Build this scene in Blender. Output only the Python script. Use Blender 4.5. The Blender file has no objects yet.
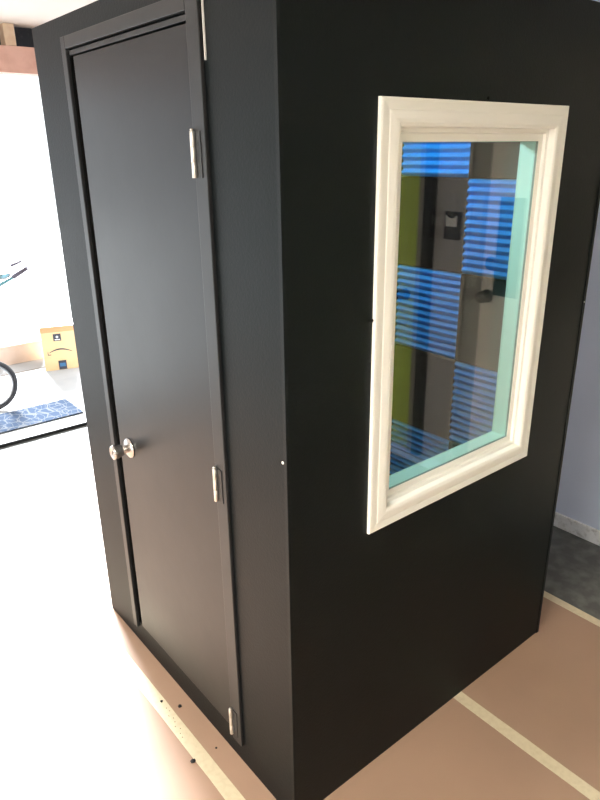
import bpy, bmesh, math, random
from mathutils import Vector, Matrix
random.seed(7)
S = bpy.context.scene
COL = S.collection

# ------------------------------------------------------------------ camera
cam_d = bpy.data.cameras.new('camera'); cam = bpy.data.objects.new('camera', cam_d); COL.objects.link(cam)
cam_d.sensor_fit = 'VERTICAL'; cam_d.sensor_height = 36.0; cam_d.lens = 656.73 / 800 * 36.0
cam_d.clip_start = 0.02; cam_d.clip_end = 200
RR = [(0.63228863, 0.77461701, -0.01340063), (0.26768887, -0.23467003, -0.93449058), (-0.72701703, 0.58728056, -0.35573555)]
cam.matrix_world = Matrix(((RR[0][0], -RR[1][0], -RR[2][0], 1.03926937),
                           (RR[0][1], -RR[1][1], -RR[2][1], -0.80061129),
                           (RR[0][2], -RR[1][2], -RR[2][2], 1.77638178), (0, 0, 0, 1)))
S.camera = cam

# ------------------------------------------------------------------ light
SKY = 1.9; SUN = 42.0; LAMP = 96.0; BOOTH_LAMP = 104.0
S.view_settings.view_transform = 'Standard'; S.view_settings.look = 'None'
S.view_settings.gamma = 1.0; S.view_settings.use_curve_mapping = False
S.view_settings.exposure = 0.0
w = bpy.data.worlds.new('overcast_sky'); S.world = w; w.use_nodes = True
bg = w.node_tree.nodes['Background']; bg.inputs[0].default_value = (0.93, 0.96, 1.0, 1); bg.inputs[1].default_value = SKY
sd = bpy.data.lights.new('hazy_sun', 'SUN'); sun = bpy.data.objects.new('hazy_sun', sd); COL.objects.link(sun)
sd.energy = SUN; sd.angle = math.radians(18); sd.color = (0.93, 0.975, 1.0)
sdir = Vector((0.97, -0.275, -math.tan(math.radians(26))))
sun.rotation_euler = sdir.to_track_quat('-Z', 'Y').to_euler()
# sampling portal in the open garage doorway (emits nothing itself)
pd = bpy.data.lights.new('doorway_portal', 'AREA'); pd.shape = 'RECTANGLE'; pd.size = 3.9; pd.size_y = 2.2
po = bpy.data.objects.new('doorway_portal', pd); COL.objects.link(po)
po.location = (-3.3, -0.67, 1.1)
po.rotation_euler = Vector((1, 0, 0)).to_track_quat('-Z', 'Z').to_euler(); pd.cycles.is_portal = True

# ------------------------------------------------------------------ materials
def mat(name, col, rough=0.6, metal=0.0, spec=0.5, noise=None, bump=None, sheen=0.0, coat=0.0, tint=None, emit=None, estr=0.0):
    m = bpy.data.materials.new(name); m.use_nodes = True; nt = m.node_tree; b = nt.nodes['Principled BSDF']
    b.inputs['Base Color'].default_value = (*col, 1); b.inputs['Roughness'].default_value = rough
    b.inputs['Metallic'].default_value = metal; b.inputs['Specular IOR Level'].default_value = spec
    b.inputs['Sheen Weight'].default_value = sheen; b.inputs['Coat Weight'].default_value = coat
    if emit: b.inputs['Emission Color'].default_value = (*emit, 1); b.inputs['Emission Strength'].default_value = estr
    if tint: b.inputs['Specular Tint'].default_value = (*tint, 1)
    tc = nt.nodes.new('ShaderNodeTexCoord')
    if noise:                      # (scale, second colour, contrast lo, hi)
        sc, c2, lo, hi = noise
        n = nt.nodes.new('ShaderNodeTexNoise'); n.inputs['Scale'].default_value = sc; n.inputs['Detail'].default_value = 6
        r = nt.nodes.new('ShaderNodeValToRGB'); r.color_ramp.elements[0].position = lo; r.color_ramp.elements[1].position = hi
        r.color_ramp.elements[0].color = (*col, 1); r.color_ramp.elements[1].color = (*c2, 1)
        nt.links.new(tc.outputs['Object'], n.inputs['Vector']); nt.links.new(n.outputs['Fac'], r.inputs['Fac'])
        nt.links.new(r.outputs['Color'], b.inputs['Base Color'])
    else:                          # still a procedural, barely visible variation in gloss
        n = nt.nodes.new('ShaderNodeTexNoise'); n.inputs['Scale'].default_value = 9
        mr = nt.nodes.new('ShaderNodeMapRange'); mr.inputs['To Min'].default_value = max(0, rough - .03); mr.inputs['To Max'].default_value = min(1, rough + .03)
        nt.links.new(tc.outputs['Object'], n.inputs['Vector']); nt.links.new(n.outputs['Fac'], mr.inputs['Value'])
        nt.links.new(mr.outputs['Result'], b.inputs['Roughness'])
    if bump:                       # (scale, strength, distance)
        n2 = nt.nodes.new('ShaderNodeTexNoise'); n2.inputs['Scale'].default_value = bump[0]; n2.inputs['Detail'].default_value = 4
        bp = nt.nodes.new('ShaderNodeBump'); bp.inputs['Strength'].default_value = bump[1]; bp.inputs['Distance'].default_value = bump[2]
        nt.links.new(tc.outputs['Object'], n2.inputs['Vector']); nt.links.new(n2.outputs['Fac'], bp.inputs['Height'])
        nt.links.new(bp.outputs['Normal'], b.inputs['Normal'])
    return m

M = {}
M['fabric'] = mat('black_felt', (0.0010, 0.0018, 0.0019), 0.52, spec=0.26, tint=(.78, .92, 1), noise=(3.5, (0.0024, 0.0034, 0.0037), .4, .75), bump=(170, 0.35, 0.0015))
M['paint'] = mat('black_satin_paint', (0.011, 0.011, 0.012), 0.35, spec=0.34, tint=(.84, .94, 1), bump=(55, 0.05, 0.002))
M['trimblack'] = mat('black_trim_paint', (0.016, 0.016, 0.017), 0.40, spec=0.45, tint=(.84, .94, 1), bump=(70, 0.06, 0.002))
M['gap'] = mat('black_gasket', (0.004, 0.004, 0.004), 0.8, spec=0.1)
M['nickel'] = mat('satin_nickel', (0.55, 0.52, 0.50), 0.24, metal=1.0)
M['hinge'] = mat('satin_hinge', (0.70, 0.68, 0.64), 0.35, metal=0.9)
M['white'] = mat('white_semigloss', (0.93, 0.92, 0.86), 0.35, spec=0.5, bump=(30, 0.03, 0.003))
M['mint'] = mat('mint_reveal_paint', (0.46, 0.84, 0.76), 0.5)
M['seal'] = mat('green_grey_seal', (0.22, 0.32, 0.28), 0.6)
M['blue'] = mat('blue_foam', (0.012, 0.21, 0.62), 0.95, spec=0.1, bump=(300, .3, .002))
M['charcoal'] = mat('charcoal_foam', (0.0015, 0.0015, 0.002), 0.95, spec=0.0, bump=(300, .3, .002))
M['wall'] = mat('blue_grey_drywall', (0.58, 0.65, 0.82), 0.85, spec=0.2, noise=(1.6, (0.53, 0.60, 0.76), .3, .75), bump=(90, .15, .003))
M['wallw'] = mat('white_drywall', (0.74, 0.73, 0.71), 0.85, spec=0.2, bump=(90, .1, .003))
M['ceil'] = mat('white_ceiling', (0.86, 0.85, 0.82), 0.9, spec=0.1, bump=(90, .1, .003))
M['stem'] = mat('painted_stem_wall', (0.66, 0.68, 0.72), 0.8, noise=(38, (0.42, 0.43, 0.45), .52, .7), bump=(60, .6, .01))
M['slab'] = mat('dark_garage_slab', (0.075, 0.078, 0.074), 0.7, noise=(16, (0.145, 0.145, 0.14), .42, .74), bump=(60, .3, .004))
M['drive'] = mat('pale_driveway', (0.40, 0.395, 0.39), 0.85, spec=.2, noise=(6, (0.36, 0.36, 0.36), .4, .7), bump=(80, .3, .004))
M['paper'] = mat('rosin_paper', (0.345, 0.222, 0.155), 0.6, spec=0.35, noise=(2.4, (0.315, 0.203, 0.142), .35, .7), bump=(2.2, .35, .03))
M['tape'] = mat('masking_tape', (0.62, 0.54, 0.38), 0.6, noise=(60, (0.56, 0.48, 0.33), .4, .7))
M['ink'] = mat('faint_ink', (0.16, 0.12, 0.09), 0.8)
M['debris'] = mat('black_crumb', (0.008, 0.007, 0.007), 0.8)
M['lint'] = mat('white_lint', (0.85, 0.83, 0.78), 0.8)
M['wood'] = mat('pinkish_header_wood', (0.74, 0.48, 0.41), 0.7, noise=(14, (0.66, 0.40, 0.33), .4, .65), bump=(40, .3, .004))
M['stud'] = mat('pale_pine', (0.80, 0.66, 0.50), 0.7, noise=(20, (0.72, 0.55, 0.40), .4, .65))
M['sheath'] = mat('dark_sheathing', (0.035, 0.045, 0.06), 0.8, noise=(25, (0.08, 0.09, 0.10), .5, .8))
M['weather'] = mat('black_rubber_seal', (0.02, 0.02, 0.022), 0.6)
M['card'] = mat('cardboard', (0.56, 0.39, 0.21), 0.8, noise=(12, (0.52, 0.36, 0.19), .4, .7))
M['cardpale'] = mat('pale_cardboard', (0.64, 0.50, 0.42), 0.8, noise=(12, (0.60, 0.46, 0.38), .4, .7))
M['cardtop'] = mat('orange_brown_cardboard_tape', (0.50, 0.22, 0.10), 0.5)
M['label'] = mat('dark_print', (0.03, 0.03, 0.045), 0.6)
M['labelblue'] = mat('blue_print', (0.03, 0.12, 0.26), 0.6)
M['labelwhite'] = mat('white_print', (0.7, 0.7, 0.72), 0.6)
M['rubber'] = mat('tyre_rubber', (0.03, 0.03, 0.035), 0.7, bump=(200, .3, .003))
M['grip'] = mat('grey_grip', (0.11, 0.10, 0.14), 0.6)
M['steel'] = mat('polished_steel', (0.55, 0.56, 0.58), 0.3, metal=0.9)
M['darksteel'] = mat('dark_brushed_metal', (0.16, 0.155, 0.15), 0.25, metal=1.0)
M['teal'] = mat('teal_bike_paint', (0.10, 0.30, 0.36), 0.35, coat=.4)
M['blackplastic'] = mat('black_plastic', (0.012, 0.012, 0.013), 0.35)
M['whiteplastic'] = mat('white_plastic', (0.75, 0.75, 0.72), 0.4)
M['hdoor'] = mat('off_white_door_paint', (0.86, 0.79, 0.69), 0.5)
M['htrim'] = mat('olive_grey_trim', (0.52, 0.51, 0.43), 0.5)
M['hjamb'] = mat('grey_jamb', (0.30, 0.30, 0.27), 0.6)
M['green'] = mat('olive_green_paint', (0.50, 0.66, 0.12), 0.55)
M['darkpost'] = mat('near_black_paint', (0.008, 0.009, 0.011), 0.6, spec=.1)
M['graypaint'] = mat('grey_wall_paint', (0.40, 0.39, 0.385), 0.8)
M['lamp'] = mat('warm_lamp_diffuser', (0.9, 0.88, 0.8), 0.5, emit=(1.0, 0.95, 0.84), estr=LAMP)
M['lampin'] = mat('cool_lamp_diffuser', (0.9, 0.9, 0.9), 0.5, emit=(0.92, 0.96, 1.0), estr=BOOTH_LAMP)
M['carpet'] = mat('dark_carpet', (0.02, 0.02, 0.022), 0.95, bump=(300, .5, .005))

def mat_mat():
    """door mat: slate blue ground with a net of white curls and lines"""
    m = mat('blue_patterned_mat', (0.045, 0.065, 0.115), 0.95, spec=0.0); nt = m.node_tree; b = nt.nodes['Principled BSDF']
    tc = nt.nodes.new('ShaderNodeTexCoord')
    v = nt.nodes.new('ShaderNodeTexVoronoi'); v.feature = 'DISTANCE_TO_EDGE'; v.inputs['Scale'].default_value = 12
    wv = nt.nodes.new('ShaderNodeTexWave'); wv.wave_type = 'RINGS'; wv.inputs['Scale'].default_value = 7; wv.inputs['Distortion'].default_value = 9; wv.inputs['Detail'].default_value = 1
    r1 = nt.nodes.new('ShaderNodeValToRGB'); r1.color_ramp.elements[0].position = .03; r1.color_ramp.elements[1].position = .06
    r1.color_ramp.elements[0].color = (1, 1, 1, 1); r1.color_ramp.elements[1].color = (0, 0, 0, 1)
    r2 = nt.nodes.new('ShaderNodeValToRGB'); r2.color_ramp.elements[0].position = .97; r2.color_ramp.elements[1].position = .99
    mx = nt.nodes.new('ShaderNodeMix'); mx.data_type = 'RGBA'; mx.blend_type = 'LIGHTEN'; mx.inputs[0].default_value = 1
    m2 = nt.nodes.new('ShaderNodeMix'); m2.data_type = 'RGBA'
    L = nt.links.new
    L(tc.outputs['Object'], v.inputs['Vector']); L(tc.outputs['Object'], wv.inputs['Vector'])
    L(v.outputs['Distance'], r1.inputs[0]); L(wv.outputs['Fac'], r2.inputs[0])
    L(r1.outputs[0], mx.inputs[6]); L(r2.outputs[0], mx.inputs[7]); L(mx.outputs[2], m2.inputs[0])
    m2.inputs[6].default_value = (0.055, 0.075, 0.115, 1); m2.inputs[7].default_value = (0.13, 0.14, 0.16, 1)
    L(m2.outputs[2], b.inputs['Base Color']); return m
M['mat'] = mat_mat()

def glass(GL_IOR):
    m = bpy.data.materials.new('clear_window_glass'); m.use_nodes = True; nt = m.node_tree; nt.nodes.clear()
    out = nt.nodes.new('ShaderNodeOutputMaterial'); mix = nt.nodes.new('ShaderNodeMixShader')
    tr = nt.nodes.new('ShaderNodeBsdfTransparent'); tr.inputs[0].default_value = (0.965, 0.985, 0.975, 1)
    gl = nt.nodes.new('ShaderNodeBsdfGlossy'); gl.inputs['Roughness'].default_value = 0.0
    ge = nt.nodes.new('ShaderNodeNewGeometry'); fr = nt.nodes.new('ShaderNodeFresnel')
    mr = nt.nodes.new('ShaderNodeMapRange'); mr.inputs['To Min'].default_value = GL_IOR; mr.inputs['To Max'].default_value = 1 / GL_IOR
    L = nt.links.new
    L(ge.outputs['Backfacing'], mr.inputs['Value']); L(mr.outputs['Result'], fr.inputs['IOR'])
    L(fr.outputs[0], mix.inputs[0]); L(tr.outputs[0], mix.inputs[1]); L(gl.outputs[0], mix.inputs[2]); L(mix.outputs[0], out.inputs[0])
    return m
M['glass'] = glass(1.85); M['glass_inner'] = glass(1.30)

# ------------------------------------------------------------------ mesh helpers (world coordinates)
def nb(): return bmesh.new()
def box(bm, x0, x1, y0, y1, z0, z1, rot=None, bev=0):
    t = bmesh.new()
    bmesh.ops.create_cube(t, size=1)
    c = Vector(((x0+x1)/2, (y0+y1)/2, (z0+z1)/2))
    for v in t.verts: v.co = Vector((v.co.x*(x1-x0), v.co.y*(y1-y0), v.co.z*(z1-z0)))
    if bev: bmesh.ops.bevel(t, geom=t.edges[:], offset=bev, segments=2, affect='EDGES', profile=.6)
    for v in t.verts: v.co = (rot @ v.co if rot else v.co) + c
    merge(bm, t); return bm
def merge(bm, t):
    me = bpy.data.meshes.new('tmp'); t.to_mesh(me); t.free(); bm.from_mesh(me); bpy.data.meshes.remove(me)
def tube(bm, pts, r, seg=12, cap=True):
    pts = [Vector(p) for p in pts]; n = len(pts)
    rs = r if isinstance(r, (list, tuple)) else [r]*n
    rings = []; prev = None
    for i, p in enumerate(pts):
        d = (pts[min(i+1, n-1)] - pts[max(i-1, 0)]).normalized()
        a = prev if prev is not None else (Vector((0, 0, 1)) if abs(d.z) < .9 else Vector((1, 0, 0)))
        u = (a - d*a.dot(d)).normalized(); v = d.cross(u); prev = u
        rings.append([bm.verts.new(p + (u*math.cos(2*math.pi*k/seg) + v*math.sin(2*math.pi*k/seg))*rs[i]) for k in range(seg)])
    for a, b in zip(rings, rings[1:]):
        for k in range(seg): f = bm.faces.new((a[k], a[(k+1) % seg], b[(k+1) % seg], b[k])); f.smooth = True
    if cap: bm.faces.new(rings[0][::-1]); bm.faces.new(rings[-1])
    return bm
def lathe(bm, prof, origin, axis, seg=32):
    """prof: (distance along axis, radius)"""
    axis = Vector(axis).normalized(); o = Vector(origin)
    a = Vector((0, 0, 1)) if abs(axis.z) < .9 else Vector((1, 0, 0))
    u = (a - axis*a.dot(axis)).normalized(); v = axis.cross(u); rings = []
    for d, r in prof:
        rings.append([bm.verts.new(o + axis*d + (u*math.cos(2*math.pi*k/seg) + v*math.sin(2*math.pi*k/seg))*max(r, 1e-5)) for k in range(seg)])
    for p, q in zip(rings, rings[1:]):
        for k in range(seg): f = bm.faces.new((p[k], p[(k+1) % seg], q[(k+1) % seg], q[k])); f.smooth = True
    bm.faces.new(rings[0][::-1]); bm.faces.new(rings[-1]); return bm
def torus(bm, c, axis, R, r, seg=48, ms=10, a0=0, a1=2*math.pi):
    axis = Vector(axis).normalized(); c = Vector(c)
    a = Vector((0, 0, 1)) if abs(axis.z) < .9 else Vector((1, 0, 0)); u = (a - axis*a.dot(axis)).normalized(); v = axis.cross(u)
    rings = []
    for i in range(seg):
        t = 2*math.pi*i/seg; d = u*math.cos(t) + v*math.sin(t)
        rings.append([bm.verts.new(c + d*(R + r*math.cos(2*math.pi*k/ms)) + axis*r*math.sin(2*math.pi*k/ms)) for k in range(ms)])
    for i in range(seg):
        p, q = rings[i], rings[(i+1) % seg]
        for k in range(ms): f = bm.faces.new((p[k], p[(k+1) % ms], q[(k+1) % ms], q[k])); f.smooth = True
    return bm
def prism(bm, prof, origin, A, B, length_dir, length):
    """extrude the 2-D profile (a,b) in the plane A,B along length_dir"""
    o = Vector(origin); A = Vector(A); B = Vector(B); Ld = Vector(length_dir)*length
    p = [bm.verts.new(o + A*a + B*b) for a, b in prof]; q = [bm.verts.new(v.co + Ld) for v in p]
    n = len(p)
    for k in range(n): bm.faces.new((p[k], p[(k+1) % n], q[(k+1) % n], q[k]))
    bm.faces.new(p[::-1]); bm.faces.new(q); return bm

def origin_of(o):
    v = Vector((0, 0, 0))
    while o: v = v + o.location; o = o.parent
    return v
def obj(name, bm, m, parent=None, base=None, label=None, bevel=0):
    org = origin_of(parent) if parent else Vector((0, 0, 0))
    loc = Vector((0, 0, 0))
    if base is not None: loc = Vector(base) - org
    bmesh.ops.recalc_face_normals(bm, faces=bm.faces[:])
    for v in bm.verts: v.co -= org + loc
    me = bpy.data.meshes.new(name); bm.to_mesh(me); bm.free()
    me.materials.append(m); o = bpy.data.objects.new(name, me); COL.objects.link(o)
    o.location = loc
    if parent: o.parent = parent
    if label: o['label'] = label
    if bevel:
        md = o.modifiers.new('bevel', 'BEVEL'); md.width = bevel; md.segments = 2; md.limit_method = 'ANGLE'
    return o
def tag(o, label, cat, group=None, kind=None):
    o['label'] = label; o['category'] = cat
    if group: o['group'] = group
    if kind: o['kind'] = kind
    return o
def thing(name, label, cat, loc, group=None):
    o = bpy.data.objects.new(name, None); COL.objects.link(o); o.location = loc; o.empty_display_size = .1
    return tag(o, label, cat, group)
def struct(name, bm, m, label, cat, bevel=0):
    o = obj(name, bm, m, bevel=bevel); return tag(o, label, cat, kind='structure')
def holed(bm, axis, t0, t1, a0, a1, z0, z1, ha0, ha1, hz0, hz1):
    """slab with one rectangular hole; axis 'x': thickness along x and a = y; axis 'y': thickness along y and a = x"""
    A = [a0, ha0, ha1, a1]; Z = [z0, hz0, hz1, z1]
    V = {}
    for i, a in enumerate(A):
        for j, z in enumerate(Z):
            for k, t in enumerate((t0, t1)):
                V[i, j, k] = bm.verts.new((t, a, z) if axis == 'x' else (a, t, z))
    for i in range(3):
        for j in range(3):
            if i == 1 and j == 1: continue
            for k in (0, 1): bm.faces.new((V[i, j, k], V[i+1, j, k], V[i+1, j+1, k], V[i, j+1, k]))
    for i in range(3):
        bm.faces.new((V[i, 0, 0], V[i+1, 0, 0], V[i+1, 0, 1], V[i, 0, 1])); bm.faces.new((V[i, 3, 0], V[i+1, 3, 0], V[i+1, 3, 1], V[i, 3, 1]))
        bm.faces.new((V[0, i, 0], V[0, i+1, 0], V[0, i+1, 1], V[0, i, 1])); bm.faces.new((V[3, i, 0], V[3, i+1, 0], V[3, i+1, 1], V[3, i, 1]))
    for j in (1, 2): bm.faces.new((V[1, j, 0], V[2, j, 0], V[2, j, 1], V[1, j, 1]))
    for i in (1, 2): bm.faces.new((V[i, 1, 0], V[i, 2, 0], V[i, 2, 1], V[i, 1, 1]))
    return bm

# ================================================================== THE GARAGE
GX0, GX1, GY0, GY1, CZ = -3.2, 2.8, -3.2, 1.98, 2.457
struct('floor', box(nb(), GX0-.05, GX1, GY0, GY1+.1, -.12, 0), M['slab'], 'dark grey concrete garage slab showing along the back wall', 'floor')
struct('ground', box(nb(), -16, GX0-.05, -14, 14, -.12, 0), M['drive'], 'pale sunlit concrete driveway outside the open garage doorway', 'ground')
struct('ceiling', box(nb(), GX0-.15, GX1+.1, GY0-.1, GY1+.1, CZ, CZ+.1), M['ceil'], 'white garage ceiling above the black booth', 'ceiling')
struct('wall_back', box(nb(), GX0-.15, GX1+.1, GY1, GY1+.1, 0, CZ), M['wall'], 'blue-grey painted garage wall behind the booth', 'wall')
struct('wall_front', box(nb(), GX0-.15, GX1+.1, GY0-.1, GY0, 0, CZ), M['wallw'], 'white garage wall facing the booth door, behind the camera', 'wall')
struct('wall_right', box(nb(), GX1, GX1+.1, GY0, GY1, 0, CZ), M['wallw'], 'white garage side wall opposite the open doorway', 'wall')
b = nb(); box(b, GX0-.15, GX0, GY0, -2.6, 0, CZ); box(b, GX0-.15, GX0, 1.27, GY1, 0, 2.208); struct('wall_left', b, M['wallw'], 'garage wall beside the open doorway', 'wall')
struct('trim_1', box(nb(), -2.9, 0.08, GY1-.012, GY1, 0, .075, bev=.003), M['stem'], 'rough white painted concrete curb along foot of blue-grey wall', 'curb')

# door opening above: header and studs
hd = box(nb(), GX0-.10, GX0, -2.6, 1.98, 2.208, 2.346, bev=.004)
struct('header_beam', hd, M['wood'], 'pinkish brown timber header beam over the open garage doorway', 'beam')
struct('sheathing_board', box(nb(), GX0-.13, GX0-.10, -2.6, 1.98, 2.21, CZ), M['sheath'], 'dark sheathing showing between studs above the timber header', 'board')
k = 0
for yy in (-2.4, -2.0, -1.6, -1.2, -.8, -.4, -.02, .38, .548, .95, 1.35, 1.75):
    wd = .06 if abs(yy-.548) < .01 else .038
    struct('stud', box(nb(), GX0-.09, GX0-.004, yy, yy+wd, 2.347, CZ, bev=.002), M['stud'], 'short pale pine stud standing on the timber header beam', 'stud')['group'] = 'short pine studs above the header'
# rubber seal on the threshold
tag(obj('threshold_seal', box(nb(), -3.255, -3.195, -2.6, 1.26, .0, .022, bev=.006), M['weather']), 'long black rubber seal strip on the floor across the doorway', 'seal strip')
struct('trim_2', box(nb(), -4.735, -4.722, -6, 6, .0, .003), M['ink'], 'thin dark joint line across the driveway behind the mat', 'joint')

# things on the back wall that the booth window mirrors
wy = GY1; sx = -.070
struct('wall_panel', box(nb(), 1.068+sx, 1.36+sx, wy-.006, wy, 0.08, CZ), M['graypaint'], 'grey painted wall section left of the house door, mirrored in window', 'wall')
d1 = bpy.data.objects.new('door_1', None); COL.objects.link(d1); d1.location = (.5, wy, 0); tag(d1, 'off-white house door with knob and deadbolt mirrored in the booth window', 'door', kind='structure')
obj('door_panel', box(nb(), .14+sx, .935+sx, wy-.035, wy-.004, .17, 2.2, bev=.003), M['hdoor'], d1)
obj('dark_panel', box(nb(), .45+sx, .868+sx, wy-.040, wy-.0345, 1.10, 1.56, bev=.002), M['darkpost'], d1, label='dark rectangular panel on door')
b = nb(); box(b, .935+sx, 1.038+sx, wy-.03, wy, .08, 2.2); box(b, .04+sx, .14+sx, wy-.03, wy, .08, 2.2); box(b, .04+sx, 1.038+sx, wy-.03, wy, 2.2, 2.27); obj('door_jamb', b, M['hjamb'], d1)
b = nb(); box(b, 1.038+sx, 1.068+sx, wy-.045, wy, .08, 2.3); box(b, .01+sx, .04+sx, wy-.045, wy, .08, 2.3); obj('door_casing', b, M['htrim'], d1)
obj('doorsill', box(nb(), .04+sx, 1.038+sx, wy-.06, wy, .08, .17, bev=.004), M['htrim'], d1)
obj('doorknob', lathe(nb(), [(0, .033), (.006, .033), (.010, .014), (.03, .012), (.036, .022), (.045, .029), (.058, .028), (.064, .018), (.065, .001)], (.895+sx, wy-.035, 1.09), (0, -1, 0)), M['darksteel'], d1)
obj('deadbolt', lathe(nb(), [(0, .034), (.008, .033), (.016, .026), (.020, .018), (.021, .001)], (.889+sx, wy-.035, 1.25), (0, -1, 0)), M['darksteel'], d1)
d2 = bpy.data.objects.new('door_2', None); COL.objects.link(d2); d2.location = (1.8, wy, 0); tag(d2, 'olive green door beyond a dark post mirrored at window left side', 'door', kind='structure')
obj('door_panel', box(nb(), 1.36+sx, 2.15+sx, wy-.04, wy-.002, .1, 2.2, bev=.003), M['green'], d2)
obj('door_post', box(nb(), 1.272+sx, 1.325+sx, wy-.05, wy-.005, .08, 2.3, bev=.003), M['darkpost'], d2, label='near black door post')
obj('door_edge', box(nb(), 1.325+sx, 1.36+sx, wy-.045, wy-.002, .08, 2.3, bev=.002), M['hjamb'], d2, label='grey edge strip')
obj('doorknob', lathe(nb(), [(0, .033), (.006, .033), (.010, .014), (.03, .012), (.036, .022), (.045, .029), (.058, .028), (.064, .018), (.065, .001)], (1.425+sx, wy-.04, 1.02), (0, -1, 0)), M['darksteel'], d2)
# wall control
wc = thing('wall_control', 'small black wall control with white face between the two doors', 'wall control', (1.148+sx, wy-.006, 1.34))
obj('body', box(nb(), 1.102+sx, 1.194+sx, wy-.034, wy-.0062, 1.338, 1.478, bev=.006), M['blackplastic'], wc)
b = nb(); prism(b, [(-.034, 0), (.034, 0), (.034, .055), (.022, .045), (.01, .040), (-.01, .040), (-.022, .045), (-.034, .055)], (1.148+sx, wy-.0375, 1.405), (1, 0, 0), (0, 0, 1), (0, 1, 0), .004)
obj('face_plate', b, M['whiteplastic'], wc, label='white face plate')

# garage lamp (unseen, added behind and above the camera to brighten the door-side faces)
gl = thing('ceiling_light', 'unseen flat warm light added on the garage ceiling in front of the booth door', 'light', (.65, -2.2, CZ))
obj('housing', box(nb(), .05, 1.25, -2.5, -1.9, CZ-.05, CZ-.001, bev=.01), M['whiteplastic'], gl)
obj('diffuser', box(nb(), .08, 1.22, -2.47, -1.93, CZ-.06, CZ-.0495, bev=.003), M['lamp'], gl)

# ================================================================== FLOOR PAPER AND TAPE
def sheet(x0, x1, y0, y1, z, label):
    b = nb(); nx = 40; ny = 8; vs = {}
    for i in range(nx+1):
        for j in range(ny+1):
            x = x0+(x1-x0)*i/nx; y = y0+(y1-y0)*j/ny
            vs[i, j] = b.verts.new((x, y, z))
    for i in range(nx):
        for j in range(ny): b.faces.new((vs[i, j], vs[i+1, j], vs[i+1, j+1], vs[i, j+1]))
    r = bmesh.ops.extrude_face_region(b, geom=b.faces[:]); 
    for v in [g for g in r['geom'] if isinstance(g, bmesh.types.BMVert)]: v.co.z += .0006
    o = obj('floor_paper', b, M['paper'], base=((x0+x1)/2, (y0+y1)/2, z)); return tag(o, label, 'floor paper', 'sheets of rosin paper covering the slab')
sheet(-2.85, 2.5, .722, 1.452, .0004, 'pink-brown paper sheet on the floor right of the booth, beside the bare slab')
sheet(-2.85, 2.5, -.088, .722, .0004, 'pink-brown paper sheet running under the booth')
sheet(-2.85, 2.5, -.90, -.088, .0004, 'pink-brown paper sheet left of the tape seam below the booth door')
sheet(-2.85, 2.5, -1.71, -.90, .0004, 'pink-brown paper sheet farthest in front of the booth door')
def tape(y0, y1, label, skew=0.0):
    b = nb(); n = 60; random.seed(int(y0*100)+5)
    top = []; bot = []
    for i in range(n+1):
        x = -2.84+5.3*i/n; dy = skew*(x+.5)
        top.append((b.verts.new((x, y1+dy+random.uniform(-.0008, .0008), .0012)), b.verts.new((x, y0+dy+random.uniform(-.0008, .0008), .0012))))
    for p, q in zip(top, top[1:]): b.faces.new((p[0], q[0], q[1], p[1]))
    r = bmesh.ops.extrude_face_region(b, geom=b.faces[:])
    for v in [g for g in r['geom'] if isinstance(g, bmesh.types.BMVert)]: v.co.z += .0004
    return tag(obj('tape_strip', b, M['tape'], base=(0, (y0+y1)/2, .0012)), label, 'tape', 'masking tape seams on the floor paper')
tape(1.428, 1.466, 'cream masking tape along the paper edge beside the bare concrete')
tape(.700, .744, 'cream masking tape seam running from the booth side to lower right')
tl = tape(-.115, -.070, 'cream masking tape seam on the floor in front of the booth door')
b = nb()
for i in range(9):
    u = i/8; x = -.60+u*.14; y = -.085-.015*u + .006*math.sin(i*2.3)
    box(b, x, x+.0045, y, y+.0022, .0016, .0019)
obj('pen_mark', b, M['ink'], tl, label='faint dark print on the tape')
for (x, y, r, lb) in ((-.634, -.083, .005, 'tiny black crumb on the tape, farthest along from camera'), (-.574, -.045, .0065, 'black crumb on the paper between the tape and booth door'),
                      (-.356, -.122, .008, 'largest black crumb on the left side of the tape'), (-.352, -.040, .0035, 'tiniest black crumb nearest the booth base')):
    b = nb(); bmesh.ops.create_icosphere(b, subdivisions=2, radius=r)
    for v in b.verts:
        v.co *= 1+random.uniform(-.18, .18); v.co.z *= .5; v.co += Vector((x, y, r*.42+.0014))
    tag(obj('crumb', b, M['debris'], base=(x, y, .0014)), lb, 'crumb', 'black crumbs by the tape seam')

# ================================================================== THE BOOTH
W = 1.218; H = 2.13; TH = .072; B0 = .0018
booth = thing('sound_booth', 'tall black fabric-clad sound booth with grey-black door and white framed window', 'booth', (-.609, .609, B0))
DX0, DX1, DZ0, DZ1 = -.950, -.296, .098, 2.046           # door opening
WY0, WY1, WZ0, WZ1 = .355, .889, .926, 1.790              # window opening
# front wall with softly dented corner
fw = holed(nb(), 'y', 0, TH, -W, 0, B0, H, DX0, DX1, DZ0, DZ1)
obj('front_wall', fw, M['fabric'], booth)
sw = holed(nb(), 'x', -TH, 0, TH, W, B0, H, WY0-.036, WY1+.036, WZ0-.036, WZ1+.036)
obj('side_wall', sw, M['fabric'], booth, bevel=.0)
obj('side_wall', box(nb(), -W, -W+TH, TH, W, B0, H), M['fabric'], booth)
obj('back_wall', box(nb(), -W+TH, -TH, W-TH, W, B0, H), M['fabric'], booth)
obj('booth_floor', box(nb(), -W+TH, -TH, TH, W-TH, B0, .05), M['carpet'], booth)
obj('booth_roof', box(nb(), -W+TH, -TH, TH, W-TH, H-.06, H-.002), M['fabric'], booth)
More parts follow.
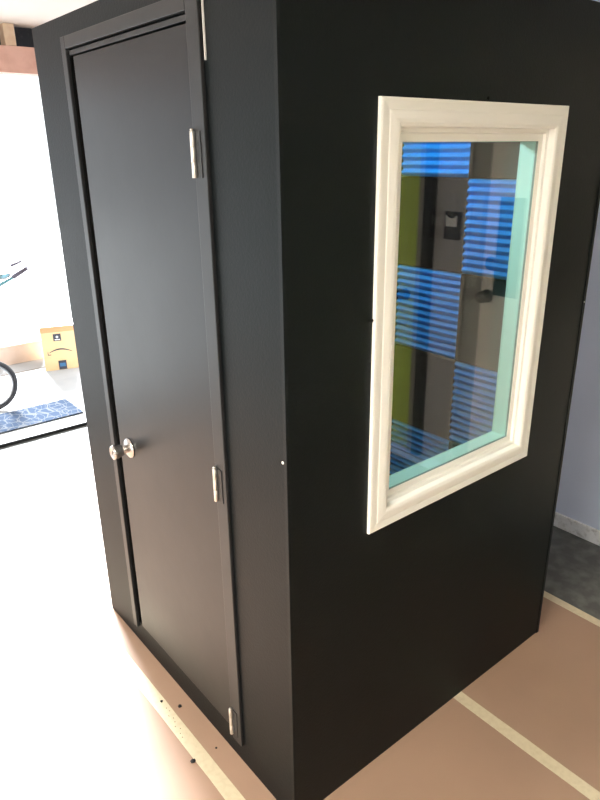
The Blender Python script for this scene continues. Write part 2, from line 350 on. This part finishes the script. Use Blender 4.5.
# folded fabric seam down the near corner
b = nb(); prism(b, [(-.010, -.0022), (.0015, -.003), (.0026, .003), (.0026, .009), (0.0, .011), (-.004, .011), (-.010, .002)], (0, 0, B0), (1, 0, 0), (0, 1, 0), (0, 0, 1), H-B0)
obj('corner_seam', b, M['fabric'], booth)
b = nb(); prism(b, [(-.002, -.012), (.0024, -.012), (.0028, 0.001), (-.002, .001)], (0, W, B0), (1, 0, 0), (0, 1, 0), (0, 0, 1), H-B0)
obj('corner_seam', b, M['fabric'], booth)
# door casing (left, right, top), mitred profile with eased edges
cw = .049; cy = -.010
b = nb()
box(b, DX1, DX1+cw, cy, .0, .076, DZ1+.032, bev=.0022)
obj('door_casing', b, M['trimblack'], booth)
obj('door_casing', box(nb(), DX0-.030, DX0, cy, .0, .076, DZ1+.032, bev=.0022), M['trimblack'], booth)
obj('door_casing', box(nb(), DX0, DX1, cy, .0, DZ1, DZ1+.032, bev=.0022), M['trimblack'], booth)
# jamb and stop behind the gap
b = nb(); box(b, DX0, DX0+.004, .002, TH, DZ0, DZ1); box(b, DX1-.003, DX1, .004, TH, DZ0, DZ1-.02); box(b, DX0+.004, DX1-.003, .012, TH, DZ1-.004, DZ1)
obj('door_jamb', b, M['gap'], booth)
obj('door_stop', box(nb(), DX0+.008, DX1-.001, -.003, .03, DZ1-.0165, DZ1-.0045, bev=.001), M['trimblack'], booth)
b = nb(); box(b, DX0+.004, DX1-.003, .036, .05, DZ0, DZ1-.004)
obj('gasket', b, M['gap'], booth)
obj('threshold', box(nb(), DX0, DX1, .002, TH, DZ0-.002, DZ0+.004, bev=.001), M['gap'], booth)
# door leaf
door = obj('door', box(nb(), -.914, -.301, -.005, .035, .106, 2.0240, bev=.0022), M['paint'], booth)
kx, kz = -.836, .872
b = lathe(nb(), [(0, .034), (.003, .034), (.008, .031), (.011, .022), (.013, .012), (.013, .001)], (kx, -.005, kz), (0, -1, 0), 40)
obj('knob_rosette', b, M['nickel'], door)
b = lathe(nb(), [(.012, .013), (.020, .0135), (.026, .017), (.032, .0200), (.042, .0218), (.051, .0235), (.058, .0240), (.0610, .0228), (.0625, .020), (.0617, .016), (.0605, .012), (.0605, .001)], (kx, -.005, kz), (0, -1, 0), 40)
kn = obj('doorknob', b, M['nickel'], door)
obj('keyhole', box(nb(), kx-.0012, kx+.0012, -.0662, -.0650, kz-.0055, kz+.0055), M['gap'], door, label='dark key slot in the knob face')
obj('latch_plate', box(nb(), -.917, -.9135, -.003, .026, .845, .900), M['nickel'], door)
for (z0, z1) in ((1.722, 1.818), (.914, 1.010), (.100, .196)):
    b = nb(); hx = -.2895; hy = -.0155
    for i in range(3):
        a = z0+(z1-z0)*i/3; c = z0+(z1-z0)*(i+1)/3
        lathe(b, [(0, .0055), (.0004, .0058), (c-a-.0006, .0058), (c-a-.0002, .0055)], (hx, hy, a), (0, 0, 1), 16)
    lathe(b, [(0, .002), (.002, .005), (.004, .004), (.005, .001)], (hx, hy, z1), (0, 0, 1), 12)
    
    obj('hinge', b, M['hinge'], door)
    obj('hinge_leaf', box(nb(), hx+.004, hx+.026, -.0122, -.0095, z0, z1, bev=.0006), M['trimblack'], door)
# white sliver beside the casing top and small pins
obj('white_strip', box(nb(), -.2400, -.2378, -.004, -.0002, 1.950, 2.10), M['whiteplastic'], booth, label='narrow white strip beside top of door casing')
b = nb(); bmesh.ops.create_uvsphere(b, u_segments=10, v_segments=6, radius=.0038)
for v in b.verts: v.co.y *= .5; v.co += Vector((-.012, -.0035, 1.125))
obj('pin', b, M['whiteplastic'], booth, label='white pin head near the corner')
b = nb(); bmesh.ops.create_uvsphere(b, u_segments=10, v_segments=6, radius=.0042)
for v in b.verts: v.co.x *= .6; v.co += Vector((.004, .620, 1.885))
obj('pin', b, M['gap'], booth, label='dark pin above the window frame')
b = nb(); bmesh.ops.create_uvsphere(b, u_segments=10, v_segments=6, radius=.0045)
for v in b.verts: v.co.x *= .6; v.co += Vector((.004, .250, 1.41))
obj('pin', b, M['gap'], booth, label='dark pin at the left edge of the window frame')
b = nb(); bmesh.ops.create_uvsphere(b, u_segments=10, v_segments=6, radius=.003)
for v in b.verts: v.co += Vector((.001, W-.006, 1.31))
obj('pin', b, M['whiteplastic'], booth, label='white pin at the far edge')

# window casing: mitred profile swept round the opening
OY0, OY1, OZ0, OZ1 = .256, .972, .842, 1.877
prof = [(0, 0), (0, .0075), (.0015, .0090), (.006, .0096), (.024, .0084), (.027, .0096), (.042, .0112), (.0500, .0112), (.0570, .0085), (.0590, .0060), (.0605, -.0090), (.0660, -.0100), (.0700, -.0105), (.0718, -.0190), (.0905, -.0200), (.0905, -.0212), (.0560, -.0212), (.0550, 0)]
def casing_side(p0, p1, inn0, inn1):
    """p0,p1: outer corners (y,z); inn: inward unit steps per corner (mitre)"""
    b = nb(); A = []; Bq = []
    for wv, xv in prof:
        A.append(b.verts.new((xv, p0[0]+inn0[0]*wv, p0[1]+inn0[1]*wv))); Bq.append(b.verts.new((xv, p1[0]+inn1[0]*wv, p1[1]+inn1[1]*wv)))
    n = len(A)
    for i in range(n): b.faces.new((A[i], A[(i+1) % n], Bq[(i+1) % n], Bq[i]))
    b.faces.new(A); b.faces.new(Bq[::-1]); return b
ky0 = (WY0-OY0)/.0905; ky1 = (OY1-WY1)/.0905; kz0 = (WZ0-OZ0)/.0905; kz1 = (OZ1-WZ1)/.0905
cTL = ((OY0, OZ1), (ky0, -kz1)); cTR = ((OY1, OZ1), (-ky1, -kz1)); cBL = ((OY0, OZ0), (ky0, kz0)); cBR = ((OY1, OZ0), (-ky1, kz0))
for a, c in ((cTL, cTR), (cBL, cBR), (cTL, cBL), (cTR, cBR)):
    obj('window_casing', casing_side(a[0], c[0], a[1], c[1]), M['white'], booth)
# mint reveal and seal
def ring(x0, x1, inset, th):
    b = nb(); y0, y1, z0, z1 = WY0+inset, WY1-inset, WZ0+inset, WZ1-inset
    holed(b, 'x', x0, x1, y0-th, y1+th, z0-th, z1+th, y0, y1, z0, z1); return b
obj('window_reveal', ring(-.0755, -.0275, .001, .0365), M['mint'], booth)
obj('window_seal', ring(-.0270, -.0215, .001, .0365), M['seal'], booth)
p1 = obj('glass_pane', box(nb(), -.0265, -.0225, WY0+.0015, WY1-.0015, WZ0+.0015, WZ1-.0015), M['glass'], booth)
p2 = obj('glass_pane', box(nb(), -.0730, -.0690, WY0+.0015, WY1-.0015, WZ0+.0015, WZ1-.0015), M['glass_inner'], booth)

# acoustic foam on the inner end wall
XC = [-1.158, -1.006, -.705, -.403, -.100]
ZC = [.075, .395, .715, 1.040, 1.360, 1.680, 2.000]
def foam(x0, x1, z0, z1, m, lab):
    b = nb(); yb = W-TH; n = 12; dz = (z1-z0)/n; pr = [(0, 0)]
    pr = [(0, z0), (0, z1)]
    for i in range(n-1, -1, -1):
        pr += [(-.034, z0+dz*(i+.95)), (-.046, z0+dz*(i+.62)), (-.046, z0+dz*(i+.48)), (-.034, z0+dz*(i+.05))]
    if m is M['charcoal']: pr = [(0, z0), (0, z1), (-.040, z1), (-.0440, z1-.004), (-.0440, z0+.004), (-.040, z0)]
    prism(b, pr, (x0+.0008, yb, 0), (0, 1, 0), (0, 0, 1), (1, 0, 0), x1-x0-.0016)
    obj('foam_panel', b, m, booth, label=lab)
for i in range(4):
    for j in range(6):
        isb = (i + j) % 2 == 0 if i else False
        isb = ((i-2) + (j-3)) % 2 == 0
        foam(XC[i], XC[i+1], ZC[j]+.0008, ZC[j+1]-.0008, M['blue'] if isb else M['charcoal'], 'blue ridged foam panel' if isb else 'charcoal foam panel')
obj('booth_lamp', lathe(nb(), [(0, .10), (.02, .10), (.03, .085), (.031, .001)], (-.50, .62, H-.061), (0, 0, -1), 32), M['lampin'], booth)

# ================================================================== OUTSIDE
# mat
tag(obj('door_mat', box(nb(), -3.79, -3.43, -.40, .775, .0003, .010, bev=.003), M['mat']), 'slate blue door mat with white curly pattern by the doorway seal', 'mat')
# cardboard box with a curved arrow mark, standing upside down
cb = thing('cardboard_box', 'upright brown cardboard box with curved black arrow mark and dark labels', 'box', (-4.55, 1.04, 0))
rb = Matrix.Rotation(0.0, 3, 'Z')
obj('carton', box(nb(), -4.86, -4.55, .90, 1.18, .0, .390, bev=.004), M['card'], cb)
b = nb(); box(b, -4.86, -4.5485, .899, 1.181, .340, .3915); obj('packing_tape', b, M['cardtop'], cb, label='darker orange-brown band at the top edge')
fx = -4.5490
b = nb(); box(b, fx-.001, fx+.0008, .998, 1.062, .262, .325); obj('print_label', b, M['label'], cb, label='small dark square label')
b = nb(); lathe(b, [(0, .010), (.001, .010)], (fx+.0008, 1.030, .297), (1, 0, 0), 16); box(b, fx+.0008, fx+.0014, 1.008, 1.052, .270, .277); obj('label_print', b, M['labelwhite'], cb, label='white dot printed on dark label')
b = nb(); box(b, fx-.001, fx+.0008, 1.012, 1.078, .004, .085); obj('print_label', b, M['label'], cb, label='dark label at the lower edge')
b = nb(); box(b, fx+.0008, fx+.0014, 1.021, 1.069, .03, .062); obj('label_print', b, M['labelblue'], cb, label='blue panel on dark label')
b = nb(); arc = []
for i in range(25):
    t = i/24; yy = .950+.19*t; zz = .148+.040*math.sin(math.pi*(.12+.80*t))
    arc.append((yy, zz, .0022+.0042*math.sin(math.pi*t)))
up = [b.verts.new((fx+.0008, y, z+h)) for y, z, h in arc]; dn = [b.verts.new((fx+.0008, y, z-h)) for y, z, h in arc]
for i in range(24): b.faces.new((up[i], up[i+1], dn[i+1], dn[i]))
y0a, z0a = arc[0][0], arc[0][1]
v = [b.verts.new((fx+.0008, y0a+dy, z0a+dz)) for dy, dz in ((-.014, -.022), (-.014, .006), (-.009, .006), (-.009, -.016), (.012, -.016), (.012, -.022))]
b.faces.new((v[0], v[1], v[2], v[3])); b.faces.new((v[0], v[3], v[4], v[5]))
r = bmesh.ops.extrude_face_region(b, geom=b.faces[:])
for q in [g for g in r['geom'] if isinstance(g, bmesh.types.BMVert)]: q.co.x -= .0012
obj('arrow_print', b, M['label'], cb, label='curved black arrow print')
cb.rotation_euler.z = -math.radians(17)
# long pale box behind
lb = thing('cardboard_box', 'long low pale cardboard box lying left of the upright brown box', 'box', (-5.1, .70, 0))
obj('carton', box(nb(), -5.28, -5.00, .34, 1.03, .0, .175, bev=.004), M['cardpale'], lb)
# two pale posts far out
for yy, hh, lab in ((.62, .36, 'left one of two pale grey posts beyond the long box'), (.80, .40, 'right one of two pale grey posts beyond the long box')):
    tag(obj('post', lathe(nb(), [(0, .05), (hh*.8, .04), (hh, .02), (hh+.002, .001)], (-5.9, yy, 0), (0, 0, 1), 20), mat('pale_post_%d' % int(yy*100), (.5, .48, .58), .8), base=(-5.9, yy, 0)), lab, 'post', 'pale posts on the driveway')

# bicycle, small wheels, along +y; only its front end reaches into the frame
bx = -3.90
bike = thing('bicycle', 'small-wheeled bicycle with teal frame and black tyres parked outside the doorway', 'bicycle', (bx, -.15, 0))
Rw = .195
def wheel(yc, z=Rw):
    t = obj('wheel', torus(nb(), (bx, yc, z), (1, 0, 0), Rw-.016, .016, 56, 12), M['rubber'], bike, label='black tyred wheel')
    obj('rim', torus(nb(), (bx, yc, z), (1, 0, 0), Rw-.036, .007, 56, 8), M['steel'], t)
    obj('hub', lathe(nb(), [(-.045, .006), (-.04, .018), (-.03, .018), (-.025, .010), (.025, .010), (.03, .018), (.04, .018), (.045, .006)], (bx, yc, z), (1, 0, 0), 16), M['steel'], t)
    s = nb()
    for i in range(20):
        a = 2*math.pi*i/20; sd_ = .03 if i % 2 else -.03
        tube(s, [(bx+sd_, yc+.012*math.cos(a+.6), z+.012*math.sin(a+.6)), (bx, yc+(Rw-.038)*math.cos(a), z+(Rw-.038)*math.sin(a))], .0012, 5)
    obj('spokes', s, M['steel'], t)
yf, yr = .285, -.62
wheel(yf); wheel(yr)
b = nb()
for s_ in (-1, 1): tube(b, [(bx+s_*.050, yf, Rw), (bx+s_*.052, yf-.01, Rw+.16), (bx+s_*.035, yf-.03, Rw+.235), (bx, yf-.045, Rw+.255)], .010)
tube(b, [(bx, yf-.04, Rw+.24), (bx, yf-.085, Rw+.42)], .015)
obj('fork', b, M['teal'], bike)
b = nb()
tube(b, [(bx, yf-.065, .52), (bx, yf-.095, .64)], .020)
tube(b, [(bx, yf-.075, .54), (bx, yf-.30, .40), (bx, -.20, .27)], .020)
tube(b, [(bx, -.20, .27), (bx, -.30, .62)], .018)
for s_ in (-1, 1):
    tube(b, [(bx+s_*.02, -.20, .27), (bx+s_*.052, yr, Rw)], .009); tube(b, [(bx+s_*.012, -.29, .58), (bx+s_*.052, yr, Rw)], .008)
obj('frame', b, M['teal'], bike)
obj('stem', tube(nb(), [(bx, yf-.095, .63), (bx, yf-.125, .90), (bx, yf-.11, .925), (bx, yf+.10, .935)], [.014, .013, .014, .016]), M['steel'], bike)
b = nb(); tube(b, [(bx-.17, .47, .972), (bx-.08, .41, .94), (bx, .385, .925), (bx+.10, .449, .930), (bx+.14, .547, .985)], .011)
obj('handlebar', b, M['teal'], bike)
obj('headset_clamp', box(nb(), bx-.01, bx+.06, .46, .545, .955, .998, bev=.008), M['steel'], bike)
obj('grip', tube(nb(), [(bx+.135, .535, .978), (bx+.20, .618, 1.039)], [.015, .013]), M['grip'], bike)
obj('grip', tube(nb(), [(bx-.15, .455, .965), (bx-.20, .50, .985)], [.015, .015]), M['grip'], bike)
obj('brake_lever', tube(nb(), [(bx+.02, .565, 1.04), (bx+.04, .61, 1.058), (bx+.05, .635, 1.072)], [.009, .008, .006]), M['grip'], bike)
obj('seat_post', tube(nb(), [(bx, -.30, .60), (bx, -.34, .78)], .012), M['steel'], bike)
b = nb(); prism(b, [(-.13, -.075), (-.13, .075), (-.05, .06), (.10, .018), (.13, 0), (.10, -.018), (-.05, -.06)], (bx, -.33, .775), (0, 1, 0), (1, 0, 0), (0, 0, 1), .045)
obj('saddle', b, M['blackplastic'], bike, bevel=.012)
b = lathe(nb(), [(-.004, .075), (.004, .075), (.006, .02)], (bx+.06, -.20, .27), (1, 0, 0), 28); obj('chainring', b, M['steel'], bike)
for s_, dz in ((1, -1), (-1, 1)):
    obj('crank_arm', tube(nb(), [(bx+s_*.07, -.20, .27), (bx+s_*.085, -.18, .27+dz*.14)], .008), M['steel'], bike)
    obj('pedal', box(nb(), bx+s_*.135-.04, bx+s_*.135+.04, -.22, -.14, .27+dz*.14-.01, .27+dz*.14+.01, bev=.004), M['blackplastic'], bike)
obj('kickstand', tube(nb(), [(bx-.04, -.42, .25), (bx-.16, -.46, .005)], .007), M['steel'], bike)
